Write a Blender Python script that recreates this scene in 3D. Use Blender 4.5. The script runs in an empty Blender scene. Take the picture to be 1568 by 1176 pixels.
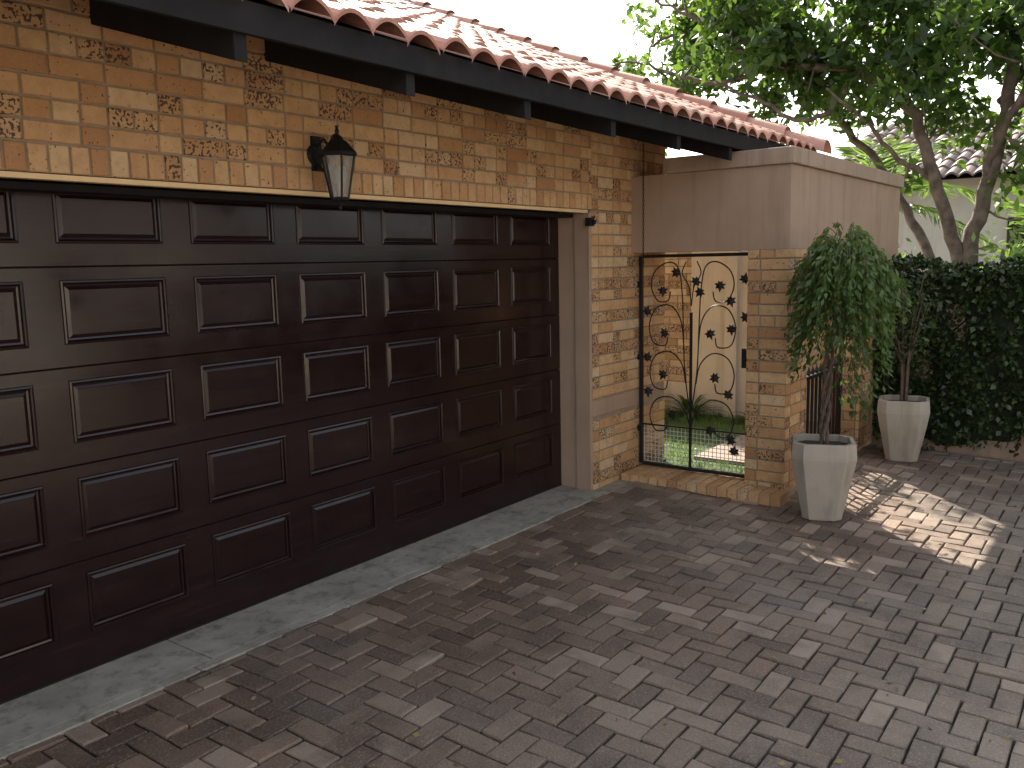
import bpy, math, random
import numpy as np
from mathutils import Vector, Matrix
random.seed(7); rng=np.random.default_rng(7)
S=bpy.context.scene; COL=S.collection
try:
    S.view_settings.view_transform='Standard'; S.view_settings.look='None'; S.view_settings.exposure=0
except Exception: pass

# ------------------------------------------------------------------ materials
def mat(name):
    m=bpy.data.materials.new(name); m.use_nodes=True
    nt=m.node_tree; b=nt.nodes.get('Principled BSDF'); return m,nt,b
def N(nt,t,**k):
    n=nt.nodes.new(t)
    for a,v in k.items(): setattr(n,a,v)
    return n
def ramp(nt,src,stops):
    r=nt.nodes.new('ShaderNodeValToRGB'); e=r.color_ramp.elements
    while len(e)<len(stops): e.new(0.5)
    for el,(p,c) in zip(e,stops):
        el.position=p; el.color=(c[0],c[1],c[2],1) if isinstance(c,tuple) else (c,c,c,1)
    nt.links.new(src,r.inputs[0]); return r.outputs[0]
def mix(nt,f,a,b,mode='MIX'):
    m=nt.nodes.new('ShaderNodeMix'); m.data_type='RGBA'; m.blend_type=mode
    for idx,v in ((0,f),(6,a),(7,b)):
        if isinstance(v,bpy.types.NodeSocket): nt.links.new(v,m.inputs[idx])
        else: m.inputs[idx].default_value= v if idx==0 else (v[0],v[1],v[2],1)
    return m.outputs[2]
def noise(nt,scale,detail=4,rough=0.55,vec=None,out='Fac'):
    n=N(nt,'ShaderNodeTexNoise'); n.inputs['Scale'].default_value=scale; n.inputs['Detail'].default_value=min(detail,3); n.inputs['Roughness'].default_value=rough
    if vec is None:
        tc=nt.nodes.get('TC') or N(nt,'ShaderNodeTexCoord',name='TC'); vec=tc.outputs['Object']
    nt.links.new(vec,n.inputs['Vector']); return n.outputs[out]
def bump(nt,b,h,st,dist=0.01):
    n=N(nt,'ShaderNodeBump'); n.inputs['Strength'].default_value=st; n.inputs['Distance'].default_value=dist
    nt.links.new(h,n.inputs['Height']); nt.links.new(n.outputs[0],b.inputs['Normal'])
def math_(nt,op,a,b):
    m=N(nt,'ShaderNodeMath',operation=op)
    for i,v in enumerate((a,b)):
        if isinstance(v,bpy.types.NodeSocket): nt.links.new(v,m.inputs[i])
        else: m.inputs[i].default_value=v
    return m.outputs[0]
def simple(name,c1,c2,scale=6,rough=0.7,bs=0.3,bscale=60,spec=0.5,metal=0):
    m,nt,b=mat(name)
    f=noise(nt,scale,3); col=mix(nt,ramp(nt,f,[(0.3,0.0),(0.7,1.0)]),c1,c2)
    nt.links.new(col,b.inputs['Base Color']); b.inputs['Roughness'].default_value=rough
    b.inputs['Specular IOR Level'].default_value=spec; b.inputs['Metallic'].default_value=metal
    if bs: bump(nt,b,noise(nt,bscale,2),bs,0.004)
    return m

def mk_brick(name,cs=None):
    m,nt,b=mat(name)
    cs=cs or [(0.44,0.225,0.098),(0.56,0.325,0.150),(0.63,0.405,0.20),(0.66,0.475,0.275)]
    at=N(nt,'ShaderNodeAttribute',attribute_name='bc'); sp=N(nt,'ShaderNodeSeparateColor'); nt.links.new(at.outputs['Color'],sp.inputs[0])
    base=ramp(nt,sp.outputs[0],list(zip((0.0,0.35,0.7,1.0),cs)))
    n1=noise(nt,14,3,0.6); base=mix(nt,ramp(nt,n1,[(0.42,0.0),(0.75,0.5)]),base,tuple(v*0.82 for v in cs[0]))
    fine=noise(nt,160,2,0.6); base=mix(nt,ramp(nt,fine,[(0.55,0.0),(0.8,0.4)]),base,tuple(min(.8,v*1.06) for v in cs[3]))
    n2=noise(nt,72,1,0.5)
    add=math_(nt,'MULTIPLY',sp.outputs[1],0.20)
    chip=ramp(nt,math_(nt,'ADD',n2,add),[(0.70,0.0),(0.735,0.94)])
    col=mix(nt,chip,base,(0.065,0.037,0.028))
    col=mix(nt,math_(nt,'MULTIPLY',sp.outputs[1],0.15),col,(0.26,0.13,0.07))
    nt.links.new(col,b.inputs['Base Color']); b.inputs['Roughness'].default_value=0.85
    h=math_(nt,'SUBTRACT',fine,chip); bump(nt,b,h,0.6,0.005)
    return m
M_BRICK=mk_brick('face_brick')
M_BRICKL=mk_brick('cream_face_brick',[(0.36,0.27,0.18),(0.50,0.39,0.28),(0.60,0.49,0.37),(0.66,0.57,0.45)])
M_MORTAR=simple('mortar',(0.27,0.20,0.135),(0.36,0.275,0.19),20,0.95,0.5,120)
def plaster_stained(name,c1,c2,dirt):
    m,nt,b=mat(name)
    f=noise(nt,2.2,3,0.6); c=mix(nt,ramp(nt,f,[(0.3,0.0),(0.75,1.0)]),c1,c2)
    tc=nt.nodes['TC']; mp=N(nt,'ShaderNodeMapping'); mp.inputs['Scale'].default_value=(9,9,0.7); nt.links.new(tc.outputs['Object'],mp.inputs[0])
    s=noise(nt,1.0,3,0.6,mp.outputs[0]); c=mix(nt,ramp(nt,s,[(0.50,0.0),(0.78,0.6)]),c,dirt)
    nt.links.new(c,b.inputs['Base Color']); b.inputs['Roughness'].default_value=0.9
    bump(nt,b,noise(nt,120,3),0.5,0.004); return m
M_PLASTER=plaster_stained('pink_plaster',(0.37,0.255,0.175),(0.445,0.315,0.225),(0.22,0.158,0.112))
M_COPING=plaster_stained('coping_plaster',(0.34,0.25,0.18),(0.44,0.33,0.245),(0.14,0.11,0.088))
M_WHITE=plaster_stained('white_plaster',(0.60,0.56,0.50),(0.70,0.66,0.59),(0.42,0.38,0.32))
M_BLACK=simple('black_painted_timber',(0.010,0.0095,0.010),(0.017,0.016,0.016),8,0.75,0.2,60,0.25)
M_IRON=simple('black_iron',(0.012,0.012,0.013),(0.022,0.02,0.02),20,0.5,0.2,150,0.4,0.2)
M_LITLIP=simple('lintel_lit_lip_colour',(0.74,0.52,0.26),(0.82,0.60,0.32),8,0.5,0.1)  # pale yellow stands in for light caught along the lintel lip
def mk_apron():
    m,nt,b=mat('apron_concrete')
    f=noise(nt,3,3,0.65); c=mix(nt,ramp(nt,f,[(0.3,0.0),(0.7,1.0)]),(0.28,0.255,0.205),(0.45,0.415,0.345))
    g=noise(nt,9,3,0.75); c=mix(nt,ramp(nt,g,[(0.50,0.0),(0.70,0.8)]),c,(0.14,0.122,0.090))
    nt.links.new(c,b.inputs['Base Color']); b.inputs['Roughness'].default_value=0.9
    bump(nt,b,noise(nt,70,3,0.7),0.6,0.006); return m
M_CONC=mk_apron()
M_POT=plaster_stained('pot_concrete',(0.34,0.30,0.24),(0.46,0.41,0.335),(0.17,0.145,0.11))
M_SOIL=simple('soil',(0.03,0.02,0.013),(0.06,0.04,0.03),30,0.95,0.8,80)
M_BARK=simple('bark',(0.07,0.052,0.04),(0.19,0.15,0.115),9,0.9,0.8,50)
M_BARKD=simple('bark_dark',(0.08,0.055,0.04),(0.15,0.11,0.08),30,0.9,0.6,90)
def mk_door():
    m,nt,b=mat('mahogany_door')
    tc=N(nt,'ShaderNodeTexCoord',name='TC'); mp=N(nt,'ShaderNodeMapping'); mp.inputs['Scale'].default_value=(1.5,8,26); nt.links.new(tc.outputs['Object'],mp.inputs[0])
    f=noise(nt,1.6,3,0.65,mp.outputs[0]); c=ramp(nt,f,[(0.25,(0.0085,0.0036,0.0038)),(0.55,(0.0165,0.0063,0.0062)),(0.8,(0.031,0.011,0.0095))])
    nt.links.new(c,b.inputs['Base Color'])
    r=ramp(nt,noise(nt,3.5,3,0.6),[(0.3,0.13),(0.75,0.30)]); nt.links.new(r,b.inputs['Roughness'])
    bump(nt,b,f,0.12,0.002); return m
M_DOOR=mk_door()
def mk_tile(name,a,b_,c_):
    m,nt,b=mat(name)
    at=N(nt,'ShaderNodeAttribute',attribute_name='bc'); sp=N(nt,'ShaderNodeSeparateColor'); nt.links.new(at.outputs['Color'],sp.inputs[0])
    c=ramp(nt,sp.outputs[0],[(0.0,a),(0.5,b_),(1.0,c_)])
    n=noise(nt,7,3,0.65); c=mix(nt,ramp(nt,n,[(0.5,0.0),(0.8,0.6)]),c,(0.15,0.11,0.09))
    nt.links.new(c,b.inputs['Base Color']); b.inputs['Roughness'].default_value=0.65; bump(nt,b,noise(nt,90,3),0.4,0.004); return m
M_TILE=mk_tile('terracotta_tile',(0.37,0.165,0.115),(0.46,0.235,0.17),(0.55,0.34,0.26))
M_TILE2=mk_tile('weathered_tile',(0.13,0.10,0.09),(0.20,0.15,0.13),(0.27,0.19,0.16))
def mk_paver():
    m,nt,b=mat('clay_paver')
    at=N(nt,'ShaderNodeAttribute',attribute_name='bc'); sp=N(nt,'ShaderNodeSeparateColor'); nt.links.new(at.outputs['Color'],sp.inputs[0])
    c=ramp(nt,sp.outputs[0],[(0.0,(0.100,0.062,0.043)),(0.4,(0.175,0.112,0.077)),(0.75,(0.235,0.157,0.110)),(1.0,(0.35,0.26,0.195))])
    g=noise(nt,0.55,3,0.55)
    sx=N(nt,'ShaderNodeSeparateXYZ'); nt.links.new(nt.nodes['TC'].outputs['Object'],sx.inputs[0])
    g=math_(nt,'ADD',g,math_(nt,'MULTIPLY',math_(nt,'ADD',sx.outputs[1],1.9),-0.09))
    c=mix(nt,ramp(nt,g,[(0.45,0.0),(0.68,0.65)]),c,(0.205,0.180,0.150))
    g2=noise(nt,2.6,3,0.7); c=mix(nt,ramp(nt,g2,[(0.47,0.0),(0.70,0.7)]),c,(0.070,0.054,0.041))
    f=noise(nt,110,2,0.7); c=mix(nt,ramp(nt,f,[(0.5,0.0),(0.78,0.7)]),c,(0.37,0.305,0.245))
    nt.links.new(c,b.inputs['Base Color'])
    b.inputs['Roughness'].default_value=0.64; bump(nt,b,noise(nt,75,3,0.7),0.9,0.007); return m
M_PAVER=mk_paver()
M_SAND=simple('joint_sand',(0.014,0.011,0.008),(0.030,0.024,0.018),9,0.95,0.6,150)
M_GRASSG=simple('lawn_ground',(0.05,0.09,0.02),(0.09,0.14,0.035),5,0.95,0.6,60)
M_ROAD=simple('far_ground',(0.09,0.085,0.06),(0.13,0.12,0.09),0.6,0.95,0.3,20)
def mk_leaf(name,dark,light,trans=0.45,tr=(0.16,0.30,0.03),rough=0.4):
    m,nt,b=mat(name)
    at=N(nt,'ShaderNodeAttribute',attribute_name='bc'); sp=N(nt,'ShaderNodeSeparateColor'); nt.links.new(at.outputs['Color'],sp.inputs[0])
    c=mix(nt,sp.outputs[0],dark,light); nt.links.new(c,b.inputs['Base Color']); b.inputs['Roughness'].default_value=rough
    if trans>0:
        t=N(nt,'ShaderNodeBsdfTranslucent'); nt.links.new(mix(nt,sp.outputs[0],tuple(x*0.6 for x in tr),tr),t.inputs['Color'])
        mx=N(nt,'ShaderNodeMixShader'); mx.inputs[0].default_value=trans
        nt.links.new(b.outputs[0],mx.inputs[1]); nt.links.new(t.outputs[0],mx.inputs[2])
        nt.links.new(mx.outputs[0],nt.nodes['Material Output'].inputs[0])
    return m
M_LEAF_T=mk_leaf('tree_leaf',(0.018,0.042,0.011),(0.06,0.115,0.028),0.40,(0.24,0.42,0.05))
M_LEAF_H=mk_leaf('hedge_leaf',(0.014,0.028,0.009),(0.052,0.09,0.02),0.0)
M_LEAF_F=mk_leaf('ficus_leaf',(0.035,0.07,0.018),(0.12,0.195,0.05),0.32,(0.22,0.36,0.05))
M_LEAF_P=mk_leaf('palm_leaf',(0.06,0.11,0.03),(0.13,0.22,0.06),0.4,(0.26,0.42,0.07))
M_LEAF_G=mk_leaf('grass_blade',(0.06,0.13,0.02),(0.13,0.24,0.05),0.3,(0.2,0.36,0.05))
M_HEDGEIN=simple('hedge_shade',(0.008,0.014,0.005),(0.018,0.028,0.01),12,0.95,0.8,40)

# ------------------------------------------------------------------ mesh helpers
def empty(name,loc=(0,0,0)):
    e=bpy.data.objects.new(name,None); COL.objects.link(e); e.location=loc; e.empty_display_size=0.2; return e
def newobj(name,v,f,m,parent=None,smooth=False,cols=None,bevel=0):
    me=bpy.data.meshes.new(name); me.from_pydata([tuple(map(float,p)) for p in v],[],[tuple(map(int,q)) for q in f]); me.materials.append(m)
    if cols is not None:
        a=me.color_attributes.new('bc','FLOAT_COLOR','CORNER')
        cnt=np.array([len(q) for q in f]); c=np.asarray(cols,float)
        if c.ndim==1: c=np.stack([c,c*0,c*0],1)
        c4=np.concatenate([c,np.ones((len(c),1))],1); a.data.foreach_set('color',np.repeat(c4,cnt,axis=0).ravel())
    if smooth: me.polygons.foreach_set('use_smooth',[True]*len(me.polygons))
    me.update()
    o=bpy.data.objects.new(name,me); COL.objects.link(o)
    if parent is not None:
        o.parent=parent; o.matrix_parent_inverse=Matrix.Translation(-Vector(parent.location))
    if bevel:
        b=o.modifiers.new('bevel','BEVEL'); b.width=bevel; b.segments=2; b.limit_method='ANGLE'
    return o
class Geo:
    def __init__(s): s.v=[]; s.f=[]; s.c=[]
    def add(s,v,f,c=None):
        n=len(s.v); s.v+= [tuple(p) for p in v]; s.f+=[tuple(i+n for i in q) for q in f]
        s.c+=[c if c is not None else (0,0,0)]*len(f)
    def box(s,x0,x1,y0,y1,z0,z1,c=None):
        s.add([(x0,y0,z0),(x1,y0,z0),(x1,y1,z0),(x0,y1,z0),(x0,y0,z1),(x1,y0,z1),(x1,y1,z1),(x0,y1,z1)],
              [(0,3,2,1),(4,5,6,7),(0,1,5,4),(1,2,6,5),(2,3,7,6),(3,0,4,7)],c)
    def tube(s,pts,rad,sides=8,c=None,cap=True):
        pts=[Vector(p) for p in pts]; n=len(pts)
        if not hasattr(rad,'__len__'): rad=[rad]*n
        up=None; vs=[]
        for i,p in enumerate(pts):
            t=(pts[min(i+1,n-1)]-pts[max(i-1,0)])
            if t.length<1e-9: t=Vector((0,0,1))
            t.normalize()
            if up is None: up=Vector((0,0,1)) if abs(t.z)<0.9 else Vector((1,0,0))
            a=t.cross(up)
            if a.length<1e-5: a=t.cross(Vector((0.3,0.9,0.1)))
            a.normalize(); b=a.cross(t); up=b
            for k in range(sides):
                an=2*math.pi*k/sides; vs.append(p+(a*math.cos(an)+b*math.sin(an))*rad[i])
        fs=[]
        for i in range(n-1):
            for k in range(sides):
                k2=(k+1)%sides; fs.append((i*sides+k,i*sides+k2,(i+1)*sides+k2,(i+1)*sides+k))
        if cap: fs.append(tuple(range(sides))[::-1]); fs.append(tuple((n-1)*sides+k for k in range(sides)))
        s.add(vs,fs,c)
    def obj(s,name,m,parent=None,smooth=False,bevel=0,cols=False):
        return newobj(name,s.v,s.f,m,parent,smooth,np.array(s.c) if cols else None,bevel)
def lathe(g,cx,cy,prof,sides=16,rot=0,c=None):
    vs=[];fs=[]
    for r,z in prof:
        for k in range(sides):
            a=rot+2*math.pi*k/sides; vs.append((cx+r*math.cos(a),cy+r*math.sin(a),z))
    for i in range(len(prof)-1):
        for k in range(sides):
            k2=(k+1)%sides; fs.append((i*sides+k,i*sides+k2,(i+1)*sides+k2,(i+1)*sides+k))
    fs.append(tuple(range(sides))[::-1]); fs.append(tuple((len(prof)-1)*sides+k for k in range(sides)))
    g.add(vs,fs,c)
def leaves(name,C,size,m,parent=None,aspect=0.5,dirs=None,shade=None,jit=0.3,fold=0.12):
    C=np.asarray(C,float); n=len(C)
    if dirs is None:
        d=rng.normal(size=(n,3)); d[:,2]-=0.35
    else: d=np.asarray(dirs,float)+rng.normal(size=(n,3))*jit
    d/=np.linalg.norm(d,axis=1,keepdims=True)+1e-9
    r=rng.normal(size=(n,3)); w=np.cross(d,r); w/=np.linalg.norm(w,axis=1,keepdims=True)+1e-9
    nn=np.cross(d,w)
    L=(size*rng.uniform(0.65,1.25,n))[:,None]; W=L*aspect*0.5
    p0=C; p1=C+d*L*0.45+w*W+nn*L*fold; p2=C+d*L; p3=C+d*L*0.45-w*W+nn*L*fold
    V=np.stack([p0,p1,p2,p3],1).reshape(-1,3)
    me=bpy.data.meshes.new(name); me.vertices.add(4*n); me.vertices.foreach_set('co',V.ravel())
    me.loops.add(4*n); me.loops.foreach_set('vertex_index',np.arange(4*n,dtype=np.int32))
    me.polygons.add(n); me.polygons.foreach_set('loop_start',np.arange(0,4*n,4,dtype=np.int32)); me.polygons.foreach_set('loop_total',np.full(n,4,dtype=np.int32))
    me.update(calc_edges=True); me.materials.append(m)
    a=me.color_attributes.new('bc','FLOAT_COLOR','CORNER')
    sh=rng.random(n) if shade is None else np.clip(shade+rng.normal(size=n)*0.18,0,1)
    c=np.stack([sh,sh,sh,np.ones(n)],1); a.data.foreach_set('color',np.repeat(c,4,axis=0).ravel())
    o=bpy.data.objects.new(name,me); COL.objects.link(o)
    if parent is not None: o.parent=parent; o.matrix_parent_inverse=Matrix.Translation(-Vector(parent.location))
    return o

BH,BL,J=0.073,0.213,0.011
def brick_panel(g,O,U,Nn,L,H,soldier=False,skip=None,tone=0.0,chip=0.32,phase=0):
    O=Vector(O);U=Vector(U);Nn=Vector(Nn);Z=Vector((0,0,1))
    def one(u0,u1,z0,z1,ch):
        if u1-u0<0.02: return
        if skip and skip(0.5*(u0+u1),0.5*(z0+z1)): return
        d=0.009+random.uniform(-0.002,0.002); e=0.0035
        vs=[O+U*u0+Z*z0,O+U*u1+Z*z0,O+U*u1+Z*z1,O+U*u0+Z*z1]
        q=[O+U*u+Z*z+Nn*(d-0.0035) for u,z in ((u0,z0),(u1,z0),(u1,z1),(u0,z1))]
        r=[O+U*u+Z*z+Nn*d for u,z in ((u0+e,z0+e),(u1-e,z0+e),(u1-e,z1-e),(u0+e,z1-e))]
        c=(min(1,max(0,random.gauss(0.5+tone,0.27))),ch,random.random())
        F=[(8,9,10,11)]
        for a,b in ((0,4),(4,8)):
            for k in range(4):
                k2=(k+1)%4; F.append((a+k,a+k2,b+k2,b+k))
        g.add(vs+q+r,F,c)
    z=0; row=phase
    if soldier:
        u=0
        while u<L-0.01:
            w=random.uniform(0.068,0.075); one(u,min(u+w,L),0,0.105,0.8*(random.random()<0.05)); u+=w+J
        z=0.105+J
    while z<H-0.02:
        rowchip=random.random()<0.45
        z1=min(z+BH,H); u=-(0.112 if row%2 else 0.0)-0.02*random.random(); hd=row%3==1
        k=row
        while u<L:
            w=0.101 if (hd or (k%2==0 and row%2==0)) else BL
            p=chip*(2.2 if w<0.15 else 0.15)*(1.8 if rowchip else 0.4)
            ch=random.uniform(0.6,1) if random.random()<p else 0.0
            one(max(u,0),min(u+w,L),z,z1,ch); u+=w+J; k+=1
        z+=BH+J; row+=1
def gz(y): return -0.028*max(0.0,min(-y-0.42,7.0))
def smoothp(p,n=6):
    p=[Vector(q) for q in p]; out=[]
    for i in range(len(p)-1):
        a=p[max(i-1,0)];b=p[i];c=p[i+1];d=p[min(i+2,len(p)-1)]
        for k in range(n):
            t=k/n; out.append(0.5*((2*b)+(c-a)*t+(2*a-5*b+4*c-d)*t*t+(3*b-a-3*c+d)*t**3))
    out.append(p[-1]); return out

# ------------------------------------------------------------------ GARAGE
garage=empty('brick_garage',(3,2,0))
WF=-0.28
G=Geo()
G.box(-1.5,0.42,WF,5.8,-0.3,2.15); G.box(5.68,6.9,WF,0.2,-0.3,2.15); G.box(6.6,6.9,0.2,5.8,-0.3,2.15)
G.box(-1.5,6.9,WF,0.1,2.153,3.04); G.box(-1.5,6.9,0.1,0.3,2.153,3.2)
G.box(-1.5,6.9,5.5,5.8,-0.3,3.1)
G.obj('wall_core',M_MORTAR,garage)
g=Geo()
brick_panel(g,(-1.5,WF,2.155),(1,0,0),(0,-1,0),7.19,0.88,soldier=True,chip=0.38)
brick_panel(g,(5.69,WF,-0.04),(1,0,0),(0,-1,0),1.21,2.19,skip=lambda u,z:0.60<z<0.74,tone=0.14,chip=0.36)
brick_panel(g,(5.69+0.001,WF,2.155),(1,0,0),(0,-1,0),1.21,0.88,tone=0.05)
brick_panel(g,(-1.5,WF,-0.04),(1,0,0),(0,-1,0),1.9,2.19)
brick_panel(g,(6.9,WF,-0.04),(0,1,0),(1,0,0),5.8,3.0)
g.obj('face_bricks',M_BRICK,garage,cols=True)
G=Geo()
G.box(5.673,6.56,WF-0.012,WF+0.02,0.575,0.70)
G.box(5.655,5.69,WF-0.004,WF+0.13,-0.02,2.13)
G.box(5.668,5.69,WF+0.13,0.06,-0.02,2.13)
G.box(0.40,0.44,WF-0.004,0.06,-0.02,2.13)
G.obj('plaster_jambs',M_PLASTER,garage,bevel=0.004)
G=Geo(); G.box(0.44,5.655,WF+0.004,WF+0.05,2.128,2.150); G.obj('lintel_lit_lip',M_LITLIP,garage,bevel=0.002)  # thin lip carrying the lit line in its colour
G=Geo(); G.box(0.44,5.66,-0.14,0.06,2.10,2.127); G.obj('lintel_soffit',M_BLACK,garage)
G=Geo(); G.box(0.2,6.0,0.35,0.4,-0.2,2.4); G.obj('door_backing',M_BLACK,garage)
x0=1.838-0.642*2; P=0.642; W=0.496
g=Geo(); yF=0.0
def quad_ring(g,xa,xb,za,zb,ya,xc,xd,zc,zd,yb):
    v=[(xa,ya,za),(xb,ya,za),(xb,ya,zb),(xa,ya,zb),(xc,yb,zc),(xd,yb,zc),(xd,yb,zd),(xc,yb,zd)]
    g.add(v,[(k,(k+1)%4,4+(k+1)%4,4+k) for k in range(4)])
xs=[0.42]
for k in range(8): xs+= [x0+P*k,x0+P*k+W]
xs.append(5.70)
rows=[(0.173+0.43*j,0.448+0.43*j) for j in range(5)]
for j,(za,zb) in enumerate(rows):
    s0=0.43*j+0.075 ; s1=min(0.43*(j+1),2.15)+0.075
    if j==0: s0=0.008
    if j==4: s1=2.15; zb=min(zb,2.125)
    s0+=0.0015; s1-=0.0015
    quad_ring(g,0.42,5.70,s0,s1,yF+0.04,0.42,5.70,s0,s1,yF+0.003)
    quad_ring(g,0.42,5.70,s0,s1,yF+0.003,0.423,5.697,s0+0.003,s1-0.003,yF)
    s0+=0.003; s1-=0.003
    X0,X1=0.423,5.697
    g.add([(X0,yF,s0),(X1,yF,s0),(X1,yF,za),(X0,yF,za)],[(0,1,2,3)])
    g.add([(X0,yF,zb),(X1,yF,zb),(X1,yF,s1),(X0,yF,s1)],[(0,1,2,3)])
    edges=[X0]+xs[1:-1]+[X1]
    for i in range(0,len(edges),2):
        g.add([(edges[i],yF,za),(edges[i+1],yF,za),(edges[i+1],yF,zb),(edges[i],yF,zb)],[(0,1,2,3)])
    for k in range(8):
        a=x0+P*k; b=a+W
        prof=[(0,0.0),(0.003,-0.006),(0.010,-0.008),(0.015,-0.003),(0.018,0.010),(0.026,0.012),(0.040,0.005),(0.042,0.003)]
        for (i0,y0),(i1,y1) in zip(prof[:-1],prof[1:]):
            quad_ring(g,a+i0,b-i0,za+i0,zb-i0,yF+y0,a+i1,b-i1,za+i1,zb-i1,yF+y1)
        i1,y1=prof[-1]; g.add([(a+i1,yF+y1,za+i1),(b-i1,yF+y1,za+i1),(b-i1,yF+y1,zb-i1),(a+i1,yF+y1,zb-i1)],[(0,1,2,3)])
g.obj('garage_door',M_DOOR,garage)
G=Geo(); G.box(0.42,5.70,0.02,0.05,0.0,2.16); G.obj('door_core',M_BLACK,garage)
G=Geo(); G.box(0.42,5.70,0.0,0.03,-0.002,0.010); G.obj('door_seal',M_BLACK,garage)
G=Geo(); G.box(5.60,5.66,WF-0.05,WF-0.004,2.03,2.09); G.tube([(5.63,WF-0.05,2.06),(5.63,WF-0.075,2.055)],0.018,10); G.tube([(5.66,WF-0.02,2.075),(5.72,WF-0.02,2.10)],0.006,6); G.obj('door_sensor',M_BLACK,garage,bevel=0.003)
SL=0.435; EY=-1.2; EZ=2.665; RX0,RX1=-2.5,8.1; RY=3.6
def rz(y): return EZ+SL*(y-EY)
RZ=rz(RY)
g=Geo(); pitch=0.2; ns=10
ncourse=int((RY-EY)/0.33)+1
nx=int((RX1-RX0)/pitch)
for c in range(ncourse):
    ya=EY-0.06+c*0.33; yb=min(ya+0.37,RY)
    for t in range(nx):
        xa=RX0+t*pitch; jz=random.uniform(-0.005,0.005); jy=random.uniform(-0.012,0.012); col=(random.random(),0,0)
        vs=[]
        for k in range(ns+1):
            a=k/ns; h=0.066*math.sin(math.pi*a)**0.75 if 0<a<1 else 0
            x=xa+a*pitch
            zf=rz(ya)+0.03+h+jz; zb=rz(yb)+0.0+h+jz
            vs+=[(x,ya+jy,zf-0.022),(x,ya+jy-0.002,zf-0.006),(x,ya+jy+0.010,zf+0.001),(x,yb,zb)]
        fs=[]
        for k in range(ns):
            i=4*k; fs+=[(i,i+4,i+5,i+1),(i+1,i+5,i+6,i+2),(i+2,i+6,i+7,i+3)]
        g.add(vs,fs,col)
g.obj('roof_tiles',M_TILE,garage,cols=True)
g=Geo()
n=int((RX1-RX0)/0.4)+1
for k in range(n):
    xa=RX0+k*0.4; vs=[]
    for i,(x,r) in enumerate(((xa,0.125),(xa+0.43,0.112))):
        for q in range(9):
            an=math.pi*q/8; vs.append((x,RY+r*math.cos(an),RZ+0.0+r*math.sin(an)*0.9))
    g.add(vs,[(q,q+1,q+10,q+9) for q in range(8)],(random.random(),0,0))
k=0
while True:
    ya=EY-0.08+k*0.36
    if ya>RY: break
    vs=[]
    for (y,r,l) in ((ya,0.115,0.05),(ya+0.40,0.095,0.03)):
        for q in range(9):
            an=math.pi*q/8; vs.append((RX1+r*math.cos(an),y,rz(y)+l+r*math.sin(an)))
    g.add(vs,[(q,q+1,q+10,q+9) for q in range(8)],(random.random(),0,0)); k+=1
g.obj('ridge_and_verge_tiles',M_TILE,garage,smooth=True,cols=True)
G=Geo()
G.add([(RX0,EY,EZ-0.01),(RX1,EY,EZ-0.01),(RX1,RY,RZ-0.01),(RX0,RY,RZ-0.01),(RX0,EY,EZ-0.03),(RX1,EY,EZ-0.03),(RX1,RY,RZ-0.03),(RX0,RY,RZ-0.03)],[(0,1,2,3),(7,6,5,4),(0,4,5,1),(1,5,6,2),(2,6,7,3),(3,7,4,0)])
yB=RY*2-EY
G.add([(RX0,RY,RZ-0.01),(RX1,RY,RZ-0.01),(RX1,yB,EZ),(RX0,yB,EZ),(RX0,RY,RZ-0.03),(RX1,RY,RZ-0.03),(RX1,yB,EZ-0.03),(RX0,yB,EZ-0.03)],[(0,1,2,3),(7,6,5,4),(0,4,5,1),(1,5,6,2),(2,6,7,3),(3,7,4,0)])
G.obj('roof_underlay',M_BLACK,garage)
G=Geo(); G.box(RX0,RX1,EY-0.012,EY+0.012,2.560,EZ+0.005)
x=1.94-0.84*4
while x<RX1:
    y0,y1=EY+0.012,0.0; vs=[]
    for xx in (x-0.026,x+0.026):
        vs+=[(xx,y0,2.470),(xx,y1,2.470+0.30*1.19),(xx,y1,rz(y1)-0.03),(xx,y0,rz(y0)-0.03)]
    G.add(vs,[(0,1,2,3),(7,6,5,4),(0,4,5,1),(1,5,6,2),(2,6,7,3),(3,7,4,0)]); x+=0.84
G.box(6.95,8.1,-0.25,-0.12,2.82,2.96)
G.obj('rafters_and_fascia',M_BLACK,garage,bevel=0.003)
G=Geo(); G.add([(6.9,WF,3.0),(6.9,RY*2-WF-0.1,3.0),(6.9,RY,RZ-0.06),(6.6,WF,3.0),(6.6,RY*2-WF-0.1,3.0),(6.6,RY,RZ-0.06)],[(0,1,2),(5,4,3),(0,2,5,3),(1,4,5,2),(0,3,4,1)]); G.obj('gable',M_PLASTER,garage)

# ------------------------------------------------------------------ wall lantern
lan=empty('wall_lantern',(3.03,-0.44,2.2))
G=Geo(); lx,ly=3.03,-0.455
G.tube([(lx,WF-0.010,2.33),(lx,WF-0.028,2.33)],[0.055,0.045],14)
G.box(lx-0.028,lx+0.028,WF-0.024,WF-0.008,2.25,2.42)
arm=[(lx,WF-0.02,2.28),(lx,WF-0.07,2.25),(lx,WF-0.11,2.29),(lx,WF-0.12,2.36),(lx,WF-0.15,2.405),(lx,ly,2.41)]
G.tube(smoothp(arm),0.010,8)
G.tube(smoothp([(lx,WF-0.03,2.37),(lx,WF-0.08,2.40),(lx,WF-0.10,2.35),(lx,WF-0.06,2.33)]),0.006,6)
lathe(G,lx,ly,[(0.012,2.455),(0.006,2.445),(0.012,2.43),(0.008,2.415),(0.022,2.405),(0.030,2.39),(0.050,2.375),(0.062,2.36),(0.095,2.325),(0.098,2.312),(0.082,2.308)][::-1],6)
lathe(G,lx,ly,[(0.004,2.045),(0.010,2.055),(0.006,2.068),(0.014,2.078),(0.024,2.09),(0.044,2.098),(0.048,2.108),(0.040,2.112)],6)
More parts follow.
